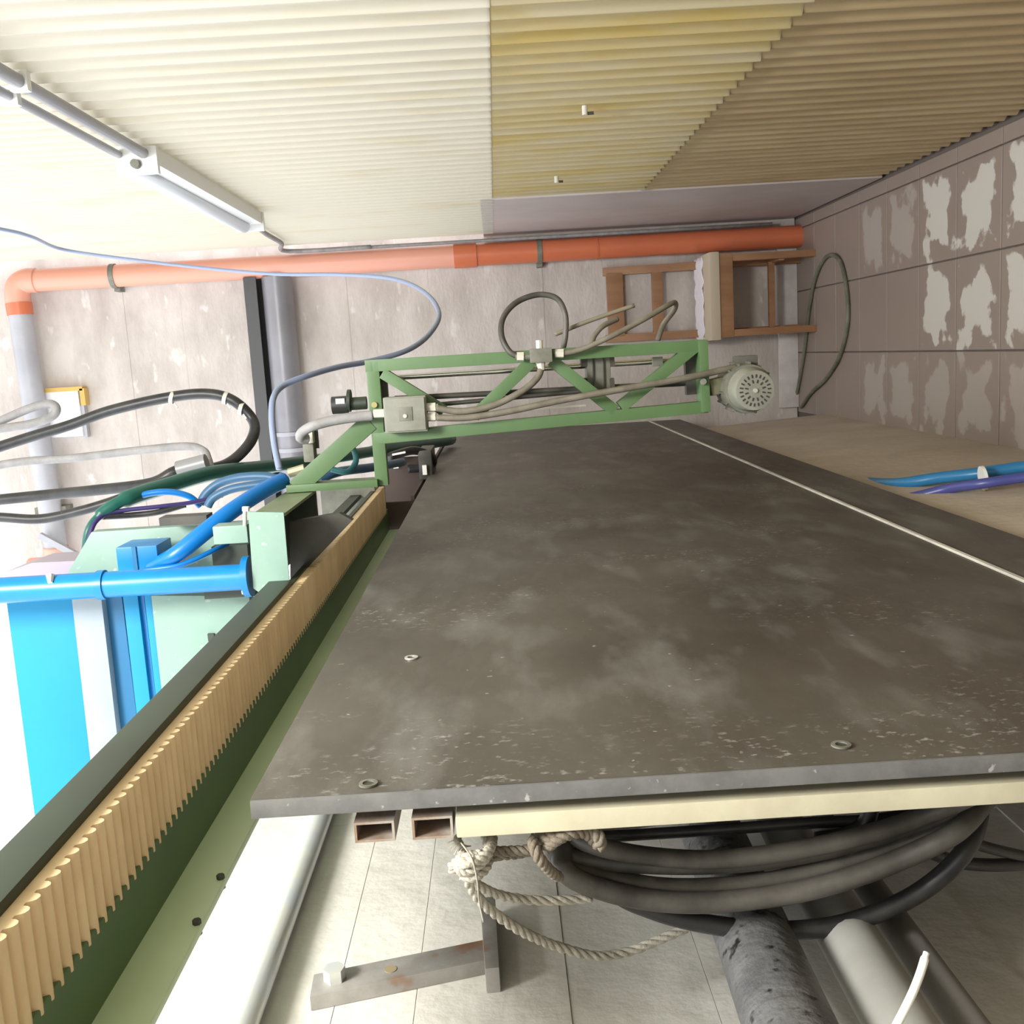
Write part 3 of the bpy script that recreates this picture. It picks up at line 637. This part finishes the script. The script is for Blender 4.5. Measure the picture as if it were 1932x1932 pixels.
for (dy, lab) in ((0, 'upper grey conduit clipped to the corrugated wall before the lamp'), (1, 'lower grey conduit clipped to the corrugated wall before the lamp')):
    zz_ = zc+(0.045 if dy else -0.02)
    t = thing('wall_conduit', lab, 'conduit', (XR-0.02, 1.5, zz_))
    MB().tube([(XR-0.022, -0.5, zz_), (XR-0.022, ya-0.01, zz_)], 0.0105 if dy else 0.014, 12).build('conduit_pipe', pipe_grey, t, smooth=True)
    for y_ in (1.35, 1.72, 2.1): MB().box(XR-0.04, XR-0.001, y_+0.1*dy, y_+0.02+0.1*dy, zz_-0.018, zz_+0.018).build('clip', lampw, t, bevel=0.003)
cable('lamp_lead', 'grey lead from the lamp end to the wall corner', [Vector((XR-0.03, yb+0.01, zc)), onwall(500, 440, 0.02), onwall(530, 458, 0.02), onwall(545, 474, 0.03), Vector((XR-0.03, 5.26, P(700, 465, 5.26).z))], 0.011, hose_grey)
cable('corner_conduit', 'thin grey conduit running down the corner above the orange pipe', [Vector((XR-0.03, 5.27, P(545, 475, 5.27).z)), Vector((XR-0.03, 5.27, 1.8)), Vector((XR-0.03, 5.27, 0.15))], 0.009, hose_grey, 'conduit', k=2)

# ------------------------------------------------------------------ pipes on the end wall
YPp = 5.30; XPp = 0.505
dp = thing('drain_pipe', 'orange plastic drain pipe standing in the wall corner', 'pipe', (XPp, YPp, 0))
ztop = P(62, 530, YPp).z
zj = P(858, 480, YPp).z
MB().cyl((XPp, YPp, 0.0), (XPp, YPp, zj), 0.055, n=28).build('lower_section', orange, dp)
tag(MB().cyl((XPp, YPp, zj+0.001), (XPp, YPp, ztop), 0.055, n=28).build('upper_section', orange_pale, dp), 'paler upper section')
MB().cyl((XPp, YPp, zj-0.11), (XPp, YPp, zj+0.004), 0.061, n=28).build('socket', orange, dp)
z_ = P(1125, 460, YPp).z; MB().cyl((XPp, YPp, z_-0.006), (XPp, YPp, z_+0.006), 0.0575, n=28).build('joint_ring', orange, dp)
for xx, yy in ((1017, 470), (215, 520)):
    z_ = P(xx, yy, YPp).z; st = MB().cyl((XPp, YPp, z_-0.012), (XPp, YPp, z_+0.012), 0.0605, n=24).build('strap', grey_alu, dp)
    MB().box(XPp-0.075, XPp-0.045, YPp+0.02, YF-0.006, z_-0.014, z_+0.014).build('strap_foot', grey_alu, st)
el = [Vector((XPp, YPp, ztop-0.02)), Vector((XPp, YPp, ztop+0.03)), Vector((XPp-0.02, YPp, ztop+0.07)), Vector((XPp-0.06, YPp, ztop+0.085)), Vector((XPp-0.12, YPp, ztop+0.085))]
MB().tube(smoothpts(el, 6), 0.061, 20).build('elbow', orange_pale, dp, smooth=True)
gp = thing('grey_pipe', 'grey plastic pipe running level high on the end wall', 'pipe', (-0.3, YPp, ztop+0.085))
xe = P(60, 1045, YPp).x
MB().cyl((XPp-0.15, YPp, ztop+0.085), (xe, YPp, ztop+0.055), 0.057, n=24).build('pipe_run', pipe_grey, gp)
MB().cyl((XPp-0.105, YPp, ztop+0.085), (XPp-0.165, YPp, ztop+0.083), 0.063, n=24).build('orange_socket', orange, gp)
MB().tube(smoothpts([Vector((xe+0.03, YPp, ztop+0.055)), Vector((xe-0.05, YPp, ztop+0.06)), Vector((xe-0.08, YPp, ztop+0.10)), Vector((xe-0.085, YPp, ztop+0.2))], 5), 0.063, 18).build('orange_elbow', orange_pale, gp, smooth=True)
MB().beam(P(75, 1010, 5.2), P(150, 1050, 5.2), 0.03, 0.03).build('brace_rod', pipe_grey, gp)
MB().box(xe+0.2, xe+0.24, YPp, YF-0.006, ztop-0.02, ztop+0.14).build('pipe_bracket', grey_alu, gp)
# big duct and steel bar on the end wall
zd = P(537, 700, 5.3).z
xr0 = P(520, 522, 5.3).x; xl0 = -0.95
dc = thing('wall_duct', 'grey round duct fixed across the end wall', 'duct', ((xr0+xl0)/2, 5.31, zd-0.08))
MB().cyl((xr0, 5.31, zd), (xl0, 5.31, zd), 0.076, n=28).build('duct_pipe', duct_grey, dc)
for x_ in (P(540, 815, 5.3).x, P(545, 845, 5.3).x): MB().cyl((x_, 5.31, zd), (x_-0.02, 5.31, zd), 0.08, n=28).build('duct_collar', pipe_grey, dc)
sb_ = thing('steel_angle', 'dark steel angle bar above the grey duct', 'steel bar', ((xr0+xl0)/2, 5.35, zd+0.1))
MB().box(xl0, xr0, 5.26, YF-0.006, zd+0.150, zd+0.158).build('shelf_leg', steel_bar, sb_)
MB().box(xl0, xr0, 5.376, YF-0.006, zd+0.08, zd+0.15).build('wall_leg', steel_bar, sb_)
MB().box(xl0, xr0, 5.26, 5.268, zd+0.095, zd+0.15).build('front_leg', steel_bar, sb_)
# white cover plate with wooden strips
wb = thing('wall_cabinet', 'white flat box on the end wall with yellowish wooden edging', 'electrical box', P(160, 780, 5.35))
pbox('box_front', 82, 152, 738, 825, 5.345, YF-0.006, M('box_white', (0.8, 0.8, 0.84), 0.5), wb, 0.004)
pbox('wood_strip', 80, 155, 731, 739, 5.34, YF-0.006, M('yellow_wood', (0.6, 0.38, 0.1), 0.6), wb)
pbox('wood_strip', 151, 160, 733, 765, 5.34, YF-0.006, M('yellow_wood', (0.6, 0.38, 0.1), 0.6), wb)
pbox('side_strip', 152, 162, 765, 825, 5.355, YF-0.006, pipe_grey, wb)

# ------------------------------------------------------------------ chair by the end wall
chx0, chx1 = 0.02, 0.42; YFt, YBk = 5.07, 5.365; SH = 0.49
cc = thing('chair', 'wooden chair with beige seat standing against the end wall', 'chair', (0.22, 5.1, 0))
s_ = 0.034
def leg(x, y, z1, lean=0.0): return MB().beam((x, y, 0.0), (x, y+lean, z1), s_, s_).build('leg', wood, cc, bevel=0.003)
leg(chx0+0.02, YFt, SH-0.03); leg(chx1-0.02, YFt, SH-0.03)
for x in (chx0+0.03, chx1-0.03): MB().beam((x, YBk-0.05, 0), (x, YBk-0.05, SH), s_, s_).build('leg', wood, cc, bevel=0.003)
for x in (chx0+0.03, chx1-0.03): MB().beam((x, YBk-0.05, SH), (x, YBk+0.02, 1.0), 0.04, 0.03).build('back_post', wood, cc, bevel=0.003)
MB().box(chx0+0.04, chx1-0.04, YBk-0.01, YBk+0.02, 0.90, 0.985).build('top_rail', wood, cc, bevel=0.004)
MB().box(chx0+0.04, chx1-0.04, YBk-0.03, YBk, 0.70, 0.755).build('back_rail', wood, cc, bevel=0.004)
MB().box(chx0, chx1, YFt-0.02, YFt+0.015, SH-0.085, SH-0.02).build('front_apron', wood, cc, bevel=0.003)
for x in (chx0+0.005, chx1-0.03): MB().box(x, x+0.025, YFt+0.02, YBk-0.06, SH-0.075, SH-0.02).build('side_apron', wood, cc)
MB().box(chx0+0.04, chx1-0.04, YBk-0.16, YBk-0.135, 0.16, 0.19).build('stretcher', wood, cc)
for x in (chx0+0.02, chx1-0.045): MB().box(x, x+0.022, YFt, YBk-0.05, 0.15, 0.175).build('stretcher', wood, cc)
MB().box(chx0-0.012, chx1+0.012, YFt-0.03, YBk-0.02, SH-0.02, SH+0.03).build('seat', cushion, cc, bevel=0.012)
# cloth lying on the seat back part
n = 14; vv = []; ff = []
for i in range(n+1):
    for j in range(n+1):
        x = chx0-0.02+(chx1-chx0+0.02)*i/n; y = YBk-0.17+0.15*j/n+0.012*math.sin(i*1.7)
        zc_ = SH+0.034+0.004*math.sin(i*2.3+j)+0.012*(j/n)
        if i == 0: zc_ -= 0.02
        vv.append((x, y, zc_))
for i in range(n):
    for j in range(n): a = i*(n+1)+j; ff.append((a, a+1, a+n+2, a+n+1))
base = len(vv); vv += [(a[0], a[1], a[2]-0.003) for a in vv]
ff += [tuple(base+q for q in f[::-1]) for f in ff]
edge = [i*(n+1) for i in range(n+1)]+[n*(n+1)+j for j in range(1, n+1)]+[i*(n+1)+n for i in range(n-1, -1, -1)]+[j for j in range(n-1, 0, -1)]
for a, b_ in zip(edge, edge[1:]+edge[:1]): ff.append((a, b_, base+b_, base+a))
tag(mesh('folded_cloth', vv, ff, cloth, smooth=True), 'folded white cloth lying at the back of the chair seat', 'cloth')

# hose loop lying on the floor
r_ = 0.009
cable('floor_hose', 'dark green garden hose lying in a long loop on the tiles', [PZ(x, y, r_+0.001) for (x, y) in ((1497, 772), (1506, 730), (1518, 660), (1526, 590), (1537, 530), (1553, 492), (1571, 481), (1588, 500), (1599, 560), (1598, 620), (1583, 675), (1558, 715), (1530, 742), (1512, 768))], r_, M('hose_dark_green', (0.09, 0.105, 0.065), 0.55, col2=(0.2, 0.2, 0.15), scale=10), 'hose')
# blue hoses in front of the plinth
bh = thing('blue_hose_bundle', 'two blue hoses tied together hanging below the black board', 'hose', P(1932, 895, 2.36))
MB().tube(smoothpts([PX(1560, 895, -0.44), PX(1620, 908, -0.425), PX(1690, 913, -0.40), PX(1770, 902, -0.378), PX(1850, 893, -0.362), PX(1932, 881, -0.348), PX(2060, 866, -0.33)]), 0.0155, 12).build('hose', M('hose_blue_dull', (0.03, 0.2, 0.42), 0.35), bh, smooth=True)
MB().tube(smoothpts([PX(1600, 935, -0.455), PX(1660, 943, -0.44), PX(1720, 938, -0.415), PX(1790, 922, -0.39), PX(1850, 913, -0.372), PX(1932, 901, -0.358), PX(2060, 886, -0.34)]), 0.0125, 12).build('hose', M('hose_violet_dull', (0.07, 0.08, 0.28), 0.35), bh, smooth=True)
MB().cyl(PX(1852, 903, -0.367), PX(1858, 902, -0.366), 0.031, n=18).build('cable_tie', white_pl, bh)

# ------------------------------------------------------------------ near left wall: conduit, bracket, ropes, cables
a = PX(585, 1575, XL+0.03)
t = tag(MB().tube([(XL+0.019, 0.2, a.z), (XL+0.019, 4.8, a.z)], 0.0175, 18).build('wall_pipe', galv, None, smooth=True), 'pale galvanised pipe running along the white wall', 'pipe')
bk = thing('wall_bracket', 'worn steel corner bracket bolted to the white wall', 'bracket', PX(760, 1850, XL+0.01))
def wq(x, y, d=0.0): return PX(x, y, XL+d)
pts = [wq(592, 1838, 0.018), wq(915, 1772, 0.018), wq(922, 1810, 0.018), wq(584, 1880, 0.018)]
arm = MB().poly(pts, (-0.018, 0, 0)).build('arm', rust, bk, bevel=0.0015)
tag(MB().poly([wq(905, 1694, 0.03), wq(934, 1690, 0.03), wq(942, 1825, 0.03), wq(915, 1828, 0.03)], (-0.03, 0, 0)).build('upright_stub', rust, bk, bevel=0.002), 'short grey upright stub')
p = wq(632, 1847, 0.018); MB().cyl(p, p+Vector((0.014, 0, 0)), 0.0125, n=6).build('bolt_head', galv, arm)
p = wq(737, 1829, 0.018); MB().cyl(p, p+Vector((0.0008, 0, 0)), 0.007, n=16).build('bolt_hole', M('hole_tan', (0.3, 0.24, 0.14), 0.8), arm)

YR = 0.875
def rp(*pts): return [P(*p) for p in pts]
rk = thing('white_rope', 'frayed white rope knotted round the cream upright', 'rope', P(900, 1650, YR))
mb = MB()
rope_mb(rp((862, 1582, YR+0.03), (872, 1610, YR-0.01), (862, 1625, YR-0.012), (850, 1636, YR-0.01)), 0.0042, 60, 10, mb)
rope_mb(rp((915, 1575, YR+0.03), (922, 1605, YR-0.01), (905, 1630, YR-0.018), (880, 1645, YR-0.02), (866, 1636, YR-0.018), (880, 1618, YR-0.02), (908, 1612, YR-0.02)), 0.0048, 55, 10, mb)
rope_mb(rp((853, 1640, YR-0.005), (880, 1628, YR-0.024), (905, 1620, YR-0.024), (925, 1600, YR-0.01), (930, 1580, YR+0.02)), 0.0048, 55, 10, mb)
rope_mb(rp((870, 1650, YR-0.01), (892, 1655, YR-0.018), (915, 1640, YR-0.012), (922, 1620, YR)), 0.0046, 55, 10, mb)
mb.build('knot', rope_m, rk, smooth=True)
rope_mb(rp((885, 1652, YR-0.01), (905, 1672, YR), (940, 1688, YR+0.02), (990, 1697, YR+0.04), (1050, 1699, YR+0.05), (1115, 1694, YR+0.06))*1, 0.0046, 30).build('short_tail', rope_m, rk, smooth=True)
rope_mb(rp((880, 1655, YR-0.01), (903, 1695, YR+0.01), (940, 1728, YR+0.03), (990, 1760, YR+0.05), (1050, 1785, YR+0.08), (1120, 1803, YR+0.1), (1180, 1797, YR+0.12), (1240, 1775, YR+0.13), (1310, 1745, YR+0.14)), 0.0050, 26).build('long_tail', rope_m, rk, smooth=True)
MB().tube(smoothpts(rp((870, 1590, YR-0.015), (890, 1620, YR-0.03), (900, 1660, YR-0.03), (904, 1700, YR-0.02), (912, 1740, YR-0.02))), 0.0009, 5).build('loose_thread', rope_m, rk, smooth=True)
for k in range(5):
    MB().tube(smoothpts(rp((872+4*k, 1596, YR), (860+3*k, 1585+4*k, YR-0.01), (842+5*k, 1592+7*k, YR-0.012))), 0.0008, 4).build('fray', rope_m, rk)
rb2 = thing('brown_rope', 'brown rope hitching the cable coil to the white rope knot', 'rope', P(1030, 1610, YR+0.02))
mb = MB()
rope_mb(rp((920, 1585, YR+0.02), (926, 1604, YR), (960, 1606, YR), (1005, 1603, YR), (1020, 1604, YR)), 0.0048, 50, 10, mb)
rope_mb(rp((918, 1620, YR+0.02), (940, 1614, YR+0.004), (980, 1610, YR+0.006), (1015, 1600, YR)), 0.0048, 50, 10, mb)
mb.build('tie_strands', rope_brown, rb2, smooth=True)
mb = MB()
rope_mb(rp((1004, 1582, YR-0.01), (1010, 1605, YR-0.02), (1022, 1625, YR-0.02), (1040, 1645, YR-0.01), (1055, 1655, YR)), 0.0052, 50, 10, mb)
rope_mb(rp((1010, 1578, YR+0.01), (1035, 1580, YR-0.012), (1070, 1568, YR-0.012), (1105, 1563, YR-0.008), (1130, 1580, YR-0.012), (1130, 1600, YR-0.012)), 0.0060, 50, 10, mb)
rope_mb(rp((1030, 1600, YR-0.012), (1062, 1578, YR-0.018), (1100, 1570, YR-0.012), (1125, 1590, YR-0.005)), 0.0056, 50, 10, mb)
mb.build('hitch', rope_brown, rb2, smooth=True)
# coil of heavy cables hanging from the hitch (down is to the right of the picture)
loops = [
 ('uppermost heavy cable of the hanging coil next to the cream upright', [(1110, 1590), (1200, 1612), (1330, 1622), (1450, 1612), (1580, 1588), (1720, 1548), (1835, 1500)], 0.0095, hose_dust, 0.0),
 ('second heavy cable of the hanging coil, bent under the hitch', [(1045, 1603), (1110, 1622), (1250, 1632), (1400, 1628), (1550, 1605), (1700, 1565), (1830, 1520)], 0.0095, hose_dust, 0.015),
 ('middle heavy cable of the hanging coil with dull grey sheath', [(1055, 1622), (1130, 1652), (1250, 1675), (1390, 1672), (1530, 1648), (1690, 1600), (1835, 1535)], 0.010, hose_dust, 0.012),
 ('heavy cable of the hanging coil just outside the middle one', [(1065, 1640), (1150, 1682), (1270, 1702), (1400, 1698), (1540, 1675), (1690, 1625), (1815, 1560)], 0.0105, hose_dust, -0.008),
 ('outermost slack black cable of the hanging coil', [(1150, 1672), (1230, 1716), (1340, 1744), (1480, 1756), (1610, 1738), (1740, 1680), (1830, 1590)], 0.0095, hose_black, 0.02),
 ('thin black cable inside the hanging coil', [(1120, 1578), (1250, 1572), (1400, 1562), (1540, 1552), (1660, 1545), (1780, 1520), (1850, 1490)], 0.006, hose_black, 0.04)]
for i, (lab, pts, r, mt, dy) in enumerate(loops):
    pp = [P(x, y, 0.93+dy) for (x, y) in pts]
    # the far half of each loop returns behind the board
    back = [P(1860-6*i, 1480+4*i, 1.0+dy), P(1700, 1490, 1.10+dy), P(1450, 1512, 1.13+dy), P(1200, 1545, 1.08+dy), P(1085, 1565, 0.99+dy)]
    cable('hanging_cable', lab, pp+back, r, mt, 'cable', 'cables of the coil hanging from the rope', closed=True)
cable('loose_cable', 'short black cable end dropping behind the cream upright', [(1643, 1500, 0.96), (1642, 1530, 0.96), (1630, 1556, 0.96), (1600, 1575, 0.96), (1540, 1585, 0.97)], 0.0085, hose_black)
cable('trailing_cable', 'thin black cable trailing down from the coil to the floor', [(1780, 1570, 0.98), (1840, 1592, 0.99), (1890, 1606, 1.0), (1960, 1622, 1.02), (2060, 1650, 1.05)], 0.006, hose_black)
cable('lower_trailing_cable', 'black cable leaving the coil at its lowest bend', [(1740, 1600, 0.99), (1800, 1625, 1.0), (1870, 1632, 1.01), (1960, 1630, 1.02), (2080, 1640, 1.05)], 0.007, hose_black)
# pipes low on the left wall, slanting down and away
dv = Vector((-0.10, 1, -0.06)).normalized()
def slant(name, label, x, y, X, r, mat, l0=-0.9, l1=0.42, bands=()):
    p = PX(x, y, X); t = thing(name, label, 'pipe', p)
    MB().cyl(p+dv*l0, p+dv*l1, r, n=24).build('pipe_run', mat, t)
    return t
slant('dark_pipe', 'dark pitted steel pipe low behind the hanging cables', 1455, 1850, -0.60, 0.040, M('pitted_steel', (0.10, 0.10, 0.105), 0.5, 0.3, col2=(0.20, 0.20, 0.20), scale=11, spots=(0.02, 0.02, 0.02), spotscale=45, spotthr=0.6, bump=0.5, bscale=50))
slant('pale_pipe', 'smooth pale grey pipe beside the dark pitted pipe', 1648, 1850, -0.60, 0.030, M('pale_grey_pipe', (0.34, 0.34, 0.32), 0.5, col2=(0.28, 0.28, 0.26), scale=8))
slant('thin_dark_pipe', 'thin dull pipe beyond the pale grey pipe', 1760, 1840, -0.62, 0.017, M('dull_pipe', (0.19, 0.18, 0.17), 0.6))
cable('white_stick', 'bright white plastic cable tie tail sticking up at the near edge', [(1748, 1797, 0.72), (1735, 1840, 0.71), (1714, 1890, 0.70), (1672, 1970, 0.69), (1600, 2100, 0.67)], [0.0024]*3+[0.0033]*30, white_pl, 'cable tie')
